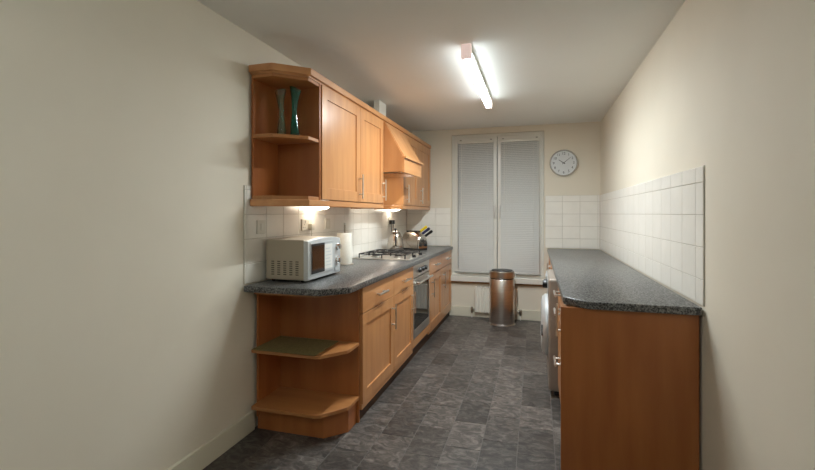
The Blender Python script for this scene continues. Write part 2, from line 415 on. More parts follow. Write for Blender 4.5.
base_cabinet(YE, YF, 'maple base cabinet with drawer and shaker door, at the window end',
             [(YE+g, YF-g, 0.112, DZ-g, YE+0.08)], [(YE+g, YF-g, DZ+g, WB-0.008, 0)])
# plinth of the run
tag(part('plinth_board', box(0.54, 0.592, YA+0.002, YF, 0.0005, 0.073, 0.001, 1), 'plinth_shaded'), 'shade-darkened recessed plinth board along the floor under the base cabinets', 'plinth')

# worktop with chamfered near corner
pl = [(0.010, 2.228), (0.508, 2.228), (0.640, 2.362), (0.640, YF), (0.010, YF)]
tag(part('worktop', prism(pl, WB, WT, 0.004), 'granite', smooth=25), 'long dark speckled worktop carrying the hob and microwave', 'worktop')

# open end shelves under the worktop
t = thing('open_shelf_unit', (0.3, 2.43, 0), 'open maple corner shelf unit under the microwave end of the worktop', 'shelf unit')
part('side_panel', box(0.012, 0.600, 2.580, 2.598, 0.0005, WB-0.002, 0.001, 1), 'wood_end_shaded', t)
part('back_panel', box(0.022, 0.036, 2.335, 2.579, 0.076, WB-0.002, 0.001, 1), 'wood_end_shaded', t)
sp = lambda f, fx: [(0.0225, f), (0.43, f), (0.46, f+0.012), (0.60, f+0.20), (0.605, 2.5795), (0.0365, 2.5795), (0.0365, 2.3), (0.0225, 2.3)]
shp = [(0.037, 2.262), (0.46, 2.262), (0.49, 2.272), (0.598, 2.41), (0.604, 2.44), (0.604, 2.5795), (0.037, 2.5795)]
part('shelf', prism(shp, 0.492, 0.512, 0.002), 'wood_x_shaded', t)
part('shelf', prism(shp, 0.150, 0.172, 0.002), 'wood_x_shaded', t)
part('top_rail', prism([(0.037, 2.29), (0.455, 2.29), (0.585, 2.445), (0.585, 2.5795), (0.037, 2.5795)], WB-0.022, WB-0.002, 0.001), 'wood_x_shaded', t)
part('plinth', prism([(0.026, 2.342), (0.475, 2.342), (0.585, 2.455), (0.585, 2.5795), (0.026, 2.5795)], 0.0005, 0.149, 0.001), 'wood_end_shaded', t)
# olive mat on the middle shelf
tag(part('place_mat', prism([(0.045, 2.256), (0.466, 2.256), (0.470, 2.56), (0.045, 2.56)], 0.5126, 0.5166, 0.001), 'mat'), 'flat olive green mat lying on the middle open shelf', 'mat')

# ------------------------------------------------------------------ wall units on the left
UB, UT, UF = 1.418, 2.176, 0.338        # bottom, top, door front plane
GU = 'wall cabinets above the worktop'
def wall_cabinet(y0, y1, label, doors):
    t = thing('wall_cabinet', (0.16, (y0+y1)/2, UB), label, 'cabinet', GU)
    part('body', box(0.010, UF-0.0215, y0+0.0006, y1-0.0006, UB, UT, 0.001, 1), 'wood', t)
    for a, b, hy in doors:
        d = part('door', shaker(a+g, b-g, UB+0.004, UT-0.004, UF, fr=0.078), 'wood', t)
        part('handle', bar_handle(hy, UB+0.125, UF, 0.19), 'handle', d, 40)
wall_cabinet(2.590, 3.246, 'large maple wall cabinet with shaker door, beside the vase shelves', [(2.590, 3.246, 3.246-0.03)])
wall_cabinet(3.247, 3.796, 'narrower maple wall cabinet with shaker door, on the near side of the hood', [(3.247, 3.796, 3.796-0.03)])
wall_cabinet(4.424, 5.655, 'two-door maple wall cabinet between the hood and the end wall', [(4.424, 5.02, 4.52), (5.02, 5.655, 5.12)])
# open end unit with vases
t = thing('open_wall_shelf', (0.16, 2.43, UB), 'open maple wall shelf with two compartments holding glass vases', 'shelf unit')
part('side_panel', box(0.012, 0.330, 2.571, 2.588, UB-0.001, UT, 0.001, 1), 'wood_end_shaded', t)
part('back_panel', box(0.010, 0.024, 2.300, 2.570, UB, UT, 0.001, 1), 'wood_end_shaded', t)
up = [(0.0245, 2.290), (0.165, 2.290), (0.325, 2.435), (0.325, 2.5705), (0.0245, 2.5705)]
for z0 in (UB-0.001, 1.790, UT-0.022): part('shelf', prism(up, z0, z0+0.021, 0.0015), 'wood_x_shaded', t)
# cornice and pelmets
def band(path, inner, prof):
    """profile (offset, z) swept along a plan polyline with mitred corners; offset outward (left of travel is inward)"""
    bm = bmesh.new(); n = len(path); rings = []
    for i, p in enumerate(path):
        p = Vector(p)
        def nrm(a, b):
            d = (Vector(b)-Vector(a)).normalized(); return Vector((d.y, -d.x))
        if i == 0: m = nrm(path[0], path[1]); k = 1
        elif i == n-1: m = nrm(path[-2], path[-1]); k = 1
        else:
            a, b = nrm(path[i-1], path[i]), nrm(path[i], path[i+1]); m = (a+b).normalized(); k = 1/max(m.dot(a), 0.3)
        rings.append([bm.verts.new((p.x+m.x*o*k, p.y+m.y*o*k, z)) for o, z in prof])
    fs = [bm.faces.new(rings[0]), bm.faces.new(rings[-1])]; q = len(prof)
    for a, b in zip(rings, rings[1:]):
        for k in range(q): fs.append(bm.faces.new((a[k], a[(k+1) % q], b[(k+1) % q], b[k])))
    bmesh.ops.recalc_face_normals(bm, faces=fs)
    return bm
cpath = [(0.012, 2.300), (0.160, 2.300), (0.318, 2.440), (0.318, YF)]
cprof = [(-0.05, 2.177), (0.010, 2.177), (0.012, 2.184), (0.028, 2.188), (0.030, 2.226), (0.028, 2.228), (-0.05, 2.228)]
tag(part('cornice_moulding', band(cpath, 0, cprof), 'wood_y'), 'maple cornice moulding running along the top of the wall cabinets', 'cornice')
pprof = [(-0.004, 1.374), (0.012, 1.374), (0.016, 1.380), (0.016, 1.412), (0.012, 1.4165), (-0.004, 1.4165)]
tag(part('pelmet_strip', band([(0.012, 2.300), (0.160, 2.300), (0.316, 2.440), (0.316, 3.794), (0.012, 3.794)], 0, pprof), 'wood_y'),
    'maple light pelmet under the wall cabinets nearer the microwave', 'pelmet')
tag(part('pelmet_strip', band([(0.012, 4.428), (0.316, 4.428), (0.316, YF)], 0, pprof), 'wood_y'), 'maple light pelmet under the wall cabinet above the toaster', 'pelmet')
# hood
t = thing('extractor_hood', (0.27, 4.11, 1.70), 'maple canopy extractor hood sloping out above the hob', 'extractor hood')
y0, y1 = 3.799, 4.421
sidep = [(0.012, 1.712), (0.530, 1.712), (0.530, 1.838), (0.345, 2.175), (0.012, 2.175)]
for a, b in ((y0, y0+0.016), (y1-0.016, y1)):
    part('side_panel', add_extrude(bmesh.new(), sidep, 'y', a, b), 'wood', t)
part('canopy', add_extrude(bmesh.new(), [(0.508, 1.853), (0.530, 1.853), (0.348, 2.175), (0.326, 2.175)], 'y', y0+0.0165, y1-0.0165), 'wood', t)
part('front_rail', box(0.512, 0.536, y0-0.001, y1+0.001, 1.702, 1.832, 0.002), 'wood_y', t)
part('rail_moulding', box(0.505, 0.556, y0-0.004, y1+0.004, 1.8325, 1.852, 0.004), 'wood_y', t)
part('filter_tray', box(0.014, 0.511, y0+0.0168, y1-0.0168, 1.755, 1.770, 0.002), 'mesh_metal', t)
for yy in (3.95, 4.08): part('lamp_lens', lathe([(0.030, 1.7545), (0.028, 1.750), (0.0, 1.749)], 0.30, yy, 18), 'hood_lamp', t, 40)
tag(part('duct_boxing', box(0.170, 0.228, 3.985, 4.185, 2.230, C-0.001, 0.003), 'white'), 'white boxed duct rising from the cabinet tops to the ceiling', 'duct')

# ------------------------------------------------------------------ oven
t = thing('built_in_oven', (0.32, 4.11, 0.1), 'built-in stainless steel oven with dark glass door under the hob', 'oven')
part('body', box(0.03, 0.596, YC+0.001, YD-0.001, 0.076, WB-0.002), 'black', t)
part('control_panel', box(0.597, 0.620, YC+0.003, YD-0.003, 0.742, WB-0.004, 0.003), 'steel_x', t)
for y in (4.00, 4.11, 4.22):
    k = part('knob', lathe([(0.0, 0.646), (0.017, 0.646), (0.020, 0.642), (0.022, 0.6206)], 0, y, 20, 'x', 0.797), 'black', t, 40)
part('door_frame', (lambda bm: (add_box(bm, 0.598, 0.622, YC+0.003, YC+0.028, 0.190, 0.734, 0.003), add_box(bm, 0.598, 0.622, YD-0.028, YD-0.003, 0.190, 0.734, 0.003),
    add_box(bm, 0.598, 0.622, YC+0.0285, YD-0.0285, 0.190, 0.270, 0.003), add_box(bm, 0.598, 0.622, YC+0.0285, YD-0.0285, 0.665, 0.734, 0.003), bm)[-1])(bmesh.new()), 'steel_x', t)
part('door_glass', box(0.598, 0.6195, YC+0.029, YD-0.029, 0.2705, 0.6645, 0.001), 'oven_glass', t)
part('lower_trim', box(0.598, 0.618, YC+0.003, YD-0.003, 0.112, 0.186, 0.002), 'wood_y', t)
hb = bmesh.new(); add_tube(hb, [(0.662, YC+0.04, 0.695), (0.662, YD-0.04, 0.695)], 0.010, 12)
for y in (YC+0.08, YD-0.08): add_tube(hb, [(0.6224, y, 0.695), (0.655, y, 0.695)], 0.008, 10)
part('handle', hb, 'handle', t, 40)

# ------------------------------------------------------------------ gas hob
t = thing('gas_hob', (0.33, 4.11, WT), 'stainless steel gas hob with black pan supports set in the worktop', 'hob')
hx0, hx1, hy0, hy1 = 0.050, 0.580, 3.825, 4.405
part('hob_plate', box(hx0, hx1, hy0, hy1, WT+0.0003, WT+0.010, 0.004), 'steel_x', t)
burn = [(0.20, 3.98, 0.045), (0.20, 4.25, 0.036), (0.42, 3.98, 0.036), (0.42, 4.25, 0.030)]
for x, y, r in burn:
    b = part('burner', lathe([(r*1.2, WT+0.0105), (r*1.2, WT+0.016), (r, WT+0.020), (r, WT+0.026)], x, y, 20), 'steel', t, 40)
    part('burner_cap', lathe([(r*0.9, WT+0.0262), (r*0.92, WT+0.031), (r*0.6, WT+0.034), (0.0, WT+0.034)], x, y, 20), 'iron', b, 40)
for yc in (3.98, 4.25):
    bm = bmesh.new(); z1 = WT+0.048; a0, a1, b0, b1 = 0.072, 0.525, yc-0.125, yc+0.125
    for p in ([(a0, b0, z1), (a1, b0, z1)], [(a0, b1, z1), (a1, b1, z1)], [(a0, b0, z1), (a0, b1, z1)], [(a1, b0, z1), (a1, b1, z1)], [((a0+a1)/2, b0, z1), ((a0+a1)/2, b1, z1)]):
        add_tube(bm, p, 0.0055, 6)
    for xc in (0.20, 0.42):
        for dx, dy in ((1, 0), (-1, 0), (0, 1), (0, -1)):
            r2 = 0.105 if dx else 0.125
            add_tube(bm, [(xc+dx*r2, yc+dy*r2, z1), (xc+dx*0.05, yc+dy*0.05, z1+0.004), (xc+dx*0.022, yc+dy*0.022, z1+0.004)], 0.005, 6)
    for x in (a0, a1, (a0+a1)/2):
        for y in (b0, b1): add_tube(bm, [(x, y, WT+0.0105), (x, y, z1)], 0.0055, 6)
    part('pan_support', bm, 'iron', t, 50)
for k in range(4):
    y = 3.93+k*0.12
    part('knob', lathe([(0.020, WT+0.0103), (0.020, WT+0.016), (0.016, WT+0.034), (0.0, WT+0.036)], 0.555, y, 18), 'black' if k % 2 else 'handle', t, 40)

# ------------------------------------------------------------------ microwave
mx0, mx1, my0, my1, mz0, mz1 = 0.035, 0.335, 2.415, 2.875, WT+0.014, 1.168
t = thing('microwave_oven', (0.185, 2.645, WT), 'silver microwave oven with beige side vents on the worktop', 'microwave')
part('casing', box(mx0, mx1-0.031, my0, my1, mz0, mz1-0.002, 0.006), 'mw_side', t)
for x in (mx0+0.03, mx1-0.06):
    for y in (my0+0.04, my1-0.04): part('foot', lathe([(0.012, WT+0.0004), (0.014, mz0-0.0004)], x, y, 12), 'black', t)
fr = bmesh.new(); fx0, fx1 = mx1-0.0305, mx1
# bowed silver fascia: slightly curved top edge
def fascia():
    bm = bmesh.new(); n = 14; pf = []
    for i in range(n+1):
        y = my0-0.003+(my1-my0+0.006)*i/n; s = -1+2*i/n
        pf.append((y, mz1-0.010+0.014*(1-s*s)))
    prof = [(my0-0.003, mz0)] + pf + [(my1+0.003, mz0)]
    add_extrude(bm, prof, 'x', fx0, fx1)
    es = [e for e in bm.edges if all(abs(v.co.x-fx1) < 1e-6 for v in e.verts)]
    bmesh.ops.bevel(bm, geom=es, offset=0.008, segments=3, affect='EDGES', profile=0.5)
    return bm
part('fascia', fascia(), 'mw_front', t, 35)
d = part('door', box(fx1+0.0003, fx1+0.006, my0+0.020, my0+0.335, mz0+0.030, mz1-0.022, 0.003), 'mw_front', t)
part('window_border', box(fx1+0.0061, fx1+0.0070, my0+0.026, my0+0.2055, mz0+0.036, mz1-0.030, 0.0003), 'black', d)
part('door_window', box(fx1+0.0071, fx1+0.0085, my0+0.038, my0+0.203, mz0+0.055, mz1-0.042, 0.001), 'mw_window', d)
pp = part('paper_notice', box(fx1+0.0062, fx1+0.0072, my0+0.206, my0+0.318, mz0+0.050, mz1-0.042), 'paper', d, label='white printed sheet on the microwave door')
for k in range(6): part('print_line', box(fx1+0.0073, fx1+0.0076, my0+0.218, my0+0.305-(k % 3)*0.012, mz0+0.070+k*0.022, mz0+0.076+k*0.022), 'mw_front', d)
for z in (mz0+0.185, mz0+0.090):
    part('knob', lathe([(0.026, fx1+0.0005), (0.026, fx1+0.006), (0.021, fx1+0.010), (0.018, fx1+0.026), (0.0, fx1+0.027)], 0, my1-0.055, 24, 'x', z), 'chrome', t, 40)
part('open_button', box(fx1+0.0003, fx1+0.005, my1-0.095, my1-0.018, mz0+0.018, mz0+0.045, 0.002), 'mw_front', t)
vm = None
for c in range(5):
    for r in range(7):
        if vm is None: vm = mesh_from(box(-0.0105, 0.0105, -0.0006, 0.0006, -0.0033, 0.0033), 'vent_slot', 'vent')
        place('vent_slot', vm, (mx0+0.050+c*0.043, my0-0.0002, mz0+0.034+r*0.0135), t)

# kitchen roll on its holder
t = thing('paper_towel_holder', (0.130, 3.40, WT), 'metal kitchen roll holder with upright rod behind the microwave', 'holder')
part('base_plate', lathe([(0.075, WT+0.0004), (0.075, WT+0.006), (0.070, WT+0.010), (0.0, WT+0.010)], 0.130, 3.40, 32), 'handle', t, 40)
part('rod', tube([(0.130, 3.40, WT+0.0105), (0.130, 3.40, WT+0.335)], 0.0065, 10), 'brass', t, 40)
part('rod_tip', lathe([(0.0, WT+0.3352), (0.009, WT+0.339), (0.009, WT+0.347), (0.0, WT+0.351)], 0.130, 3.40, 14), 'handle', t, 40)
bm = bmesh.new(); add_lathe(bm, [(0.020, WT+0.012), (0.062, WT+0.012), (0.063, WT+0.016), (0.063, WT+0.262), (0.061, WT+0.266), (0.020, WT+0.266), (0.020, WT+0.012)], 0.130, 3.40, 36, close=False)
tag(part('kitchen_paper_roll', bm, 'paper_roll', smooth=40), 'white kitchen paper roll standing on the worktop behind the microwave', 'paper roll')

# kettle
kx, ky = 0.185, 4.62
t = thing('kettle', (kx, ky, WT), 'tapered polished steel kettle beside the toaster', 'kettle')
part('power_base', lathe([(0.080, WT+0.0004), (0.080, WT+0.016), (0.074, WT+0.022), (0.0, WT+0.022)], kx, ky, 32), 'black', t, 40)
part('body', lathe([(0.0, WT+0.0225), (0.086, WT+0.0225), (0.091, WT+0.032), (0.090, WT+0.085), (0.081, WT+0.150), (0.064, WT+0.200), (0.050, WT+0.220), (0.044, WT+0.2225), (0.0, WT+0.2225)], kx, ky, 40), 'kettle_steel', t, 40)
l = part('lid', lathe([(0.044, WT+0.2227), (0.042, WT+0.232), (0.020, WT+0.241), (0.0, WT+0.242)], kx, ky, 28), 'chrome', t, 40)
part('lid_knob', lathe([(0.008, WT+0.2422), (0.008, WT+0.251), (0.014, WT+0.254), (0.012, WT+0.264), (0.0, WT+0.267)], kx, ky, 18), 'black', l, 40)
dv = Vector((0.35, -0.94, 0)).normalized()
bm = bmesh.new(); add_tube(bm, [Vector((kx, ky, 0))+dv*r+Vector((0, 0, WT+z)) for r, z in ((0.052, 0.212), (0.085, 0.222), (0.108, 0.205), (0.112, 0.160), (0.108, 0.110), (0.086, 0.082))], 0.009, 10)
part('handle', bm, 'black', t, 50)
bm = bmesh.new(); add_tube(bm, [Vector((kx, ky, 0))-dv*r+Vector((0, 0, WT+z)) for r, z in ((0.052, 0.165), (0.075, 0.185), (0.092, 0.205))], 0.014, 12)
part('spout', bm, 'chrome', t, 50)

# toaster: arched body, long side to the room, black ends
def xf_bm(bm, cx, cy, ang):
    m = Matrix.Translation((cx, cy, 0)) @ Matrix.Rotation(ang, 4, 'Z') @ Matrix.Diagonal((0.93, 0.93, 1, 1))
    bmesh.ops.transform(bm, matrix=m, verts=bm.verts[:]); return bm
tx, ty, ta = 0.292, 5.00, math.radians(-27)
t = thing('toaster', (tx, ty, WT), 'rounded stainless steel toaster with black ends beside the kettle', 'toaster')
def arch(w, h, z0, n=16, p=2.4):
    pts = [(-w, z0), (w, z0)]
    for i in range(1, n):
        a = PI*i/n; c, s = math.cos(a), math.sin(a)
        pts.append((w*math.copysign(abs(c)**(2/p), c), z0+0.03+(h-0.03)*abs(s)**(2/p)))
    return pts
part('base', xf_bm(box(-0.150, 0.150, -0.088, 0.088, WT+0.0004, WT+0.024, 0.005), tx, ty, ta), 'black', t)
def loft():
    bm = bmesh.new(); rings = []
    for x, f, gq in ((-0.152, 0.58, 0.80), (-0.146, 0.76, 0.90), (-0.130, 0.88, 0.97), (-0.10, 0.96, 1.0), (-0.03, 1.0, 1.0), (0.04, 0.97, 1.0), (0.10, 0.88, 1.0), (0.138, 0.78, 0.97)):
        rings.append([bm.verts.new((x, y, z)) for y, z in arch(0.092*gq, 0.205*f, WT+0.0245)])
    fs = [bm.faces.new(rings[0]), bm.faces.new(rings[-1])]
    for a, b in zip(rings, rings[1:]):
        for i in range(len(a)): fs.append(bm.faces.new((a[i], a[(i+1) % len(a)], b[(i+1) % len(a)], b[i])))
    bmesh.ops.recalc_face_normals(bm, faces=fs); return bm
part('shell', xf_bm(loft(), tx, ty, ta), 'kettle_steel', t, 40)
e = part('end_panel', xf_bm(add_extrude(bmesh.new(), arch(0.080, 0.150, WT+0.0246), 'x', 0.1385, 0.156), tx, ty, ta), 'chrome', t, 40)
part('lever', xf_bm(box(0.157, 0.185, -0.020, 0.020, WT+0.105, WT+0.118, 0.003), tx, ty, ta), 'black', e)
part('lever_slot', xf_bm(box(0.1562, 0.158, -0.006, 0.006, WT+0.050, WT+0.135), tx, ty, ta), 'black', e)
for yy in (-0.045, 0.045):
    part('control_knob', xf_bm(lathe([(0.018, 0.1563), (0.016, 0.172), (0.0, 0.173)], 0, yy, 16, 'x', WT+0.062), tx, ty, ta), 'black', e, 40)
for yy in (-0.030, 0.030): part('bread_slot', xf_bm(box(-0.09, 0.075, yy-0.012, yy+0.012, WT+0.200, WT+0.2275, 0.001), tx, ty, ta), 'black', t)

# knife block with knives, handles leaning towards the room
kb = (0.228, 5.345)
t = thing('knife_block', (kb[0], kb[1], WT), 'dark knife block behind the toaster', 'knife block')
blk = [(-0.10, 0.0004), (0.085, 0.0004), (0.105, 0.095), (0.035, 0.212), (-0.06, 0.150)]
part('block', add_extrude(bmesh.new(), [(kb[0]+a, WT+z) for a, z in blk], 'y', kb[1]-0.075, kb[1]+0.075), 'block', t)
ax = Vector((0.80, 0.0, 0.60))     # knife axis, normal to the sloping top edge
fx = Vector((-0.514, 0, 0.857))
for nm, s, yy, ln, mat, lab in (('kitchen_knife', 0.115, -0.045, 0.125, 'yellow', 'kitchen knife with a bright yellow handle in the dark block'),
                                ('kitchen_knife', 0.078, -0.02, 0.14, 'navy', 'kitchen knife with a dark blue handle beside the yellow one'),
                                ('kitchen_knife', 0.036, 0.02, 0.145, 'black', 'kitchen knife with a black handle, lowest in the block')):
    p0 = Vector((kb[0]+0.105, kb[1]+yy, WT+0.095))+fx*s+ax*0.002
    t = thing(nm, p0, lab, 'knife', 'kitchen knives')
    bm = bmesh.new(); rows = []
    for q, (wdt, tk) in zip((0.012, 0.03, 0.07, 0.10, 0.115), ((0.010, 0.007), (0.012, 0.008), (0.0115, 0.0085), (0.014, 0.009), (0.010, 0.007))):
        c = p0+ax*q*(ln/0.115)
        rows.append([bm.verts.new(c+fx*wdt*1.35*math.cos(a)+Vector((0, 1, 0))*tk*1.2*math.sin(a)) for a in [2*PI*i/10 for i in range(10)]])
    fs = [bm.faces.new(rows[0]), bm.faces.new(rows[-1])]
    for a, b in zip(rows, rows[1:]):
        for i in range(10): fs.append(bm.faces.new((a[i], a[(i+1) % 10], b[(i+1) % 10], b[i])))
    bmesh.ops.recalc_face_normals(bm, faces=fs)
    part('handle', bm, mat, t, 50)
    part('bolster', tube([p0, p0+ax*0.0115], 0.008, 10), 'chrome', t, 50)

# vases on the upper shelf
def vase(x, y, h, k, mat, label, twist):
    z = 1.8115; n = 28; prof = [(0.029, 0), (0.031, 0.01), (0.026, 0.20), (0.0175, 0.45), (0.0165, 0.55), (0.020, 0.72), (0.030, 0.91), (0.037, 1.0)]
    bm = bmesh.new()
    outer = [(r*k, z+q*h) for r, q in prof]; inner = [((r-0.0035)*k, z+max(q, 0.06)*h) for r, q in prof[::-1]]
    add_lathe(bm, [(0.0, z)]+outer+inner+[(0.0, z+0.055*h)], x, y, n, close=False)
    for v in bm.verts:                       # flared, uneven lip leaning outwards
        q = (v.co.z-z)/h
        if q > 0.8: v.co.z += (q-0.8)*5*0.014*math.cos(math.atan2(v.co.y-y, v.co.x-x)*1+twist)
        v.co.x += 0.004*math.sin(q*5+twist)
    return tag(part('glass_vase', bm, mat, smooth=50), label, 'vase', 'glass vases on the shelf')
vase(0.145, 2.415, 0.282, 0.92, 'sage', 'slender pale green glass vase nearer the wall on the open shelf', 0.3)
vase(0.218, 2.455, 0.305, 1.0, 'teal', 'slender dark teal glass vase nearer the cabinet door on the open shelf', 2.6)

# ------------------------------------------------------------------ sockets, plugs and leads on the tiled wall
TX = 0.0084
def socket(y, z, w, label, name='wall_socket', rockers=2):
    t = thing(name, (TX, y, z), label, 'socket' if rockers != 1 else 'switch')
    part('plate', box(TX, TX+0.010, y-w/2, y+w/2, z-0.043, z+0.043, 0.003), 'plastic_w', t)
    if rockers == 2:
        for s in (-1, 1):
            part('rocker', box(TX+0.0103, TX+0.014, y+s*w*0.14-0.006, y+s*w*0.14+0.006, z+0.012, z+0.032, 0.001), 'white', t)
            for dy, dz in ((0, 0.002), (-0.011, -0.02), (0.011, -0.02)):
                part('pin_hole', box(TX+0.0102, TX+0.0106, y+s*w*0.28+dy-0.002, y+s*w*0.28+dy+0.002, z+dz-0.004, z+dz+0.004), 'black', t)
    else:
        part('rocker', box(TX+0.0103, TX+0.015, y-0.013, y+0.013, z-0.022, z+0.022, 0.002), 'white', t)
    return t
socket(2.395, 1.245, 0.088, 'single white wall switch on the tiles at the near end of the worktop', 'wall_switch', 1)
socket(2.965, 1.245, 0.145, 'white double socket on the tiles above the microwave')
socket(3.315, 1.245, 0.088, 'single white wall switch on the tiles above the kitchen roll', 'wall_switch', 1)
socket(4.950, 1.235, 0.145, 'white double socket on the tiles above the kettle')
def plug(y, z, mat, pts, label, grp):
    t = thing('power_plug', (TX+0.012, y, z), label, 'plug', grp)
    part('plug_body', box(TX+0.0112, TX+0.046, y-0.022, y+0.022, z-0.024, z+0.024, 0.006), mat, t)
    part('lead', tube(pts, 0.0035, 8), mat, t, 50)
plug(2.998, 1.228, 'plastic_w', [(TX+0.03, 2.998, 1.203), (TX+0.03, 2.998, 1.10), (TX+0.022, 2.95, 1.0), (TX+0.02, 2.93, 0.906)], 'white plug with lead in the socket above the microwave', None)
plug(4.910, 1.228, 'black', [(TX+0.03, 4.910, 1.203), (TX+0.035, 4.91, 1.12), (0.07, 4.90, 1.0), (0.075, 4.80, 0.906)], 'black plug above the kettle, the one nearer the hob', 'black plugs')
plug(4.990, 1.228, 'black', [(TX+0.03, 4.990, 1.203), (TX+0.035, 5.00, 1.12), (0.06, 5.03, 1.0), (0.06, 5.06, 0.906)], 'black plug above the kettle, the one nearer the toaster', 'black plugs')

# ------------------------------------------------------------------ under-cabinet lamps
def under_lamp(y, L, label):
    t = thing('under_cabinet_lamp', (0.11, y, UB), label, 'lamp', 'under-cabinet lamps')
    prof = [(0.030, 1.4155), (0.200, 1.4155), (0.200, 1.404), (0.120, 1.366), (0.030, 1.366)]
    part('housing', add_extrude(bmesh.new(), [(0.030, 1.4155), (0.200, 1.4155), (0.200, 1.405), (0.03, 1.385)], 'y', y-L/2, y+L/2), 'handle', t)
    part('lens', add_extrude(bmesh.new(), [(0.060, 1.387), (0.150, 1.398), (0.140, 1.380), (0.115, 1.364), (0.060, 1.358)], 'y', y-L/2+0.004, y+L/2-0.004), 'spot', t)
under_lamp(3.03, 0.14, 'glowing under-cabinet lamp above the microwave')
under_lamp(4.90, 0.12, 'glowing under-cabinet lamp above the kettle and toaster')

# ------------------------------------------------------------------ ceiling fluorescent
def batten_light(lx, ly0, ly1, label, mats=('diff', 'diff_side')):
    t = thing('ceiling_light', (lx, (ly0+ly1)/2, C-0.09), label, 'ceiling light', 'fluorescent batten lights')
    part('batten_body', box(lx-0.030, lx+0.030, ly0, ly1, C-0.046, C-0.0008, 0.003), 'white', t)
    z1, z0, w_ = C-0.0465, C-0.090, 0.029
    d = add_extrude(bmesh.new(), [(lx-w_, z1), (lx-w_, z0+0.012), (lx-w_*0.7, z0+0.003), (lx, z0), (lx+w_*0.7, z0+0.003), (lx+w_, z0+0.012), (lx+w_, z1)], 'y', ly0+0.001, ly1)
    o = part('diffuser', d, mats[0], t, 40); o.data.materials.append(M[mats[1]])
    for p in o.data.polygons:
        if p.normal.z > -0.95: p.material_index = 1
    for a, b in ((ly0-0.038, ly0-0.0005), (ly1+0.0005, ly1+0.030)):
        part('end_cap', box(lx-0.033, lx+0.033, a, b, C-0.094, C-0.0008, 0.006), 'pinkcap', t)
batten_light(CX-0.434, 2.86, 4.22, 'lit fluorescent batten light on the ceiling in front of the window')
batten_light(CX-0.447, -1.15, 0.19, 'added unseen fill batten light on the ceiling behind the viewer', ('rear_fill', 'rear_fill'))  # unseen batten added to brighten the near half of the room

# ------------------------------------------------------------------ clock on the end wall
ccx, ccz, cr_ = CX+0.323, 1.945, 0.163
t = thing('wall_clock', (ccx, D, ccz), 'round white wall clock with steel rim beside the window', 'clock')
part('rim', lathe([(cr_-0.016, D-0.022), (cr_-0.012, D-0.034), (cr_-0.004, D-0.034), (cr_, D-0.026), (cr_, D-0.001), (cr_-0.016, D-0.001), (cr_-0.016, D-0.022)], ccx, 0, 56, 'y', ccz, close=False), 'clock_rim', t, 40)
part('face', lathe([(0.0, D-0.018), (cr_-0.0165, D-0.018), (cr_-0.0165, D-0.002), (0.0, D-0.002)], ccx, 0, 56, 'y', ccz), 'clock_face', t, 40)
for h in range(1, 13):
    a = math.radians(30*h); cu = bpy.data.curves.new('numeral', 'FONT'); cu.body = str(h); cu.size = 0.042; cu.align_x = 'CENTER'; cu.align_y = 'CENTER'; cu.extrude = 0.0006
    to = bpy.data.objects.new('numeral_curve', cu); COL.objects.link(to)
    bpy.context.view_layer.update()
    me = bpy.data.meshes.new_from_object(to.evaluated_get(bpy.context.evaluated_depsgraph_get())); bpy.data.objects.remove(to)
    bm = bmesh.new(); bm.from_mesh(me); bpy.data.meshes.remove(me)
    bmesh.ops.transform(bm, matrix=Matrix.Translation((ccx+0.115*math.sin(a), D-0.0192, ccz+0.115*math.cos(a))) @ Matrix.Rotation(PI/2, 4, 'X'), verts=bm.verts[:])
    part('numeral', bm, 'black', t)
for nm, ang, ln, wd, yy in (('hour_hand', 305, 0.070, 0.005, 0.0225), ('minute_hand', 50, 0.105, 0.0035, 0.0245)):
    a = math.radians(ang); d = Vector((math.sin(a), 0, math.cos(a))); n = Vector((math.cos(a), 0, -math.sin(a))); c = Vector((ccx, D-yy, ccz))
    bm = bmesh.new(); pts = [c-d*0.02-n*wd, c-d*0.02+n*wd, c+d*ln+n*wd*0.5, c+d*ln-n*wd*0.5]
    lo = [bm.verts.new(p) for p in pts]; hi = [bm.verts.new(p+Vector((0, 0.0012, 0))) for p in pts]
    fs = [bm.faces.new(lo), bm.faces.new(hi)]+[bm.faces.new((lo[i], lo[(i+1) % 4], hi[(i+1) % 4], hi[i])) for i in range(4)]
    bmesh.ops.recalc_face_normals(bm, faces=fs); part(nm, bm, 'black', t)

# ------------------------------------------------------------------ radiator under the window
rx0, rx1, rz0, rz1 = CX-0.750, CX-0.225, 0.075, 0.385
t = thing('radiator', ((rx0+rx1)/2, D-0.05, rz0), 'small white ribbed panel radiator behind the bin', 'radiator')
bm = bmesh.new(); n = 13; pitch = (rx1-rx0)/n; prof = []
for i in range(n):
    x = rx0+i*pitch
    prof += [(x, D-0.060), (x+pitch*0.15, D-0.075), (x+pitch*0.70, D-0.075), (x+pitch*0.85, D-0.060)]
prof += [(rx1, D-0.060), (rx1, D-0.052), (rx0, D-0.052)]
add_prism(bm, prof, rz0, rz1); part('front_panel', bm, 'rad', t)
part('top_grille', box(rx0, rx1, D-0.074, D-0.025, rz1+0.0003, rz1+0.010, 0.002), 'rad', t)
for i in range(9): part('grille_slot', box(rx0+0.03+i*0.053, rx0+0.07+i*0.053, D-0.062, D-0.037, rz1+0.0101, rz1+0.0108), 'black', t)
part('rear_panel', box(rx0, rx1, D-0.051, D-0.036, rz0, rz1, 0.003), 'rad', t)
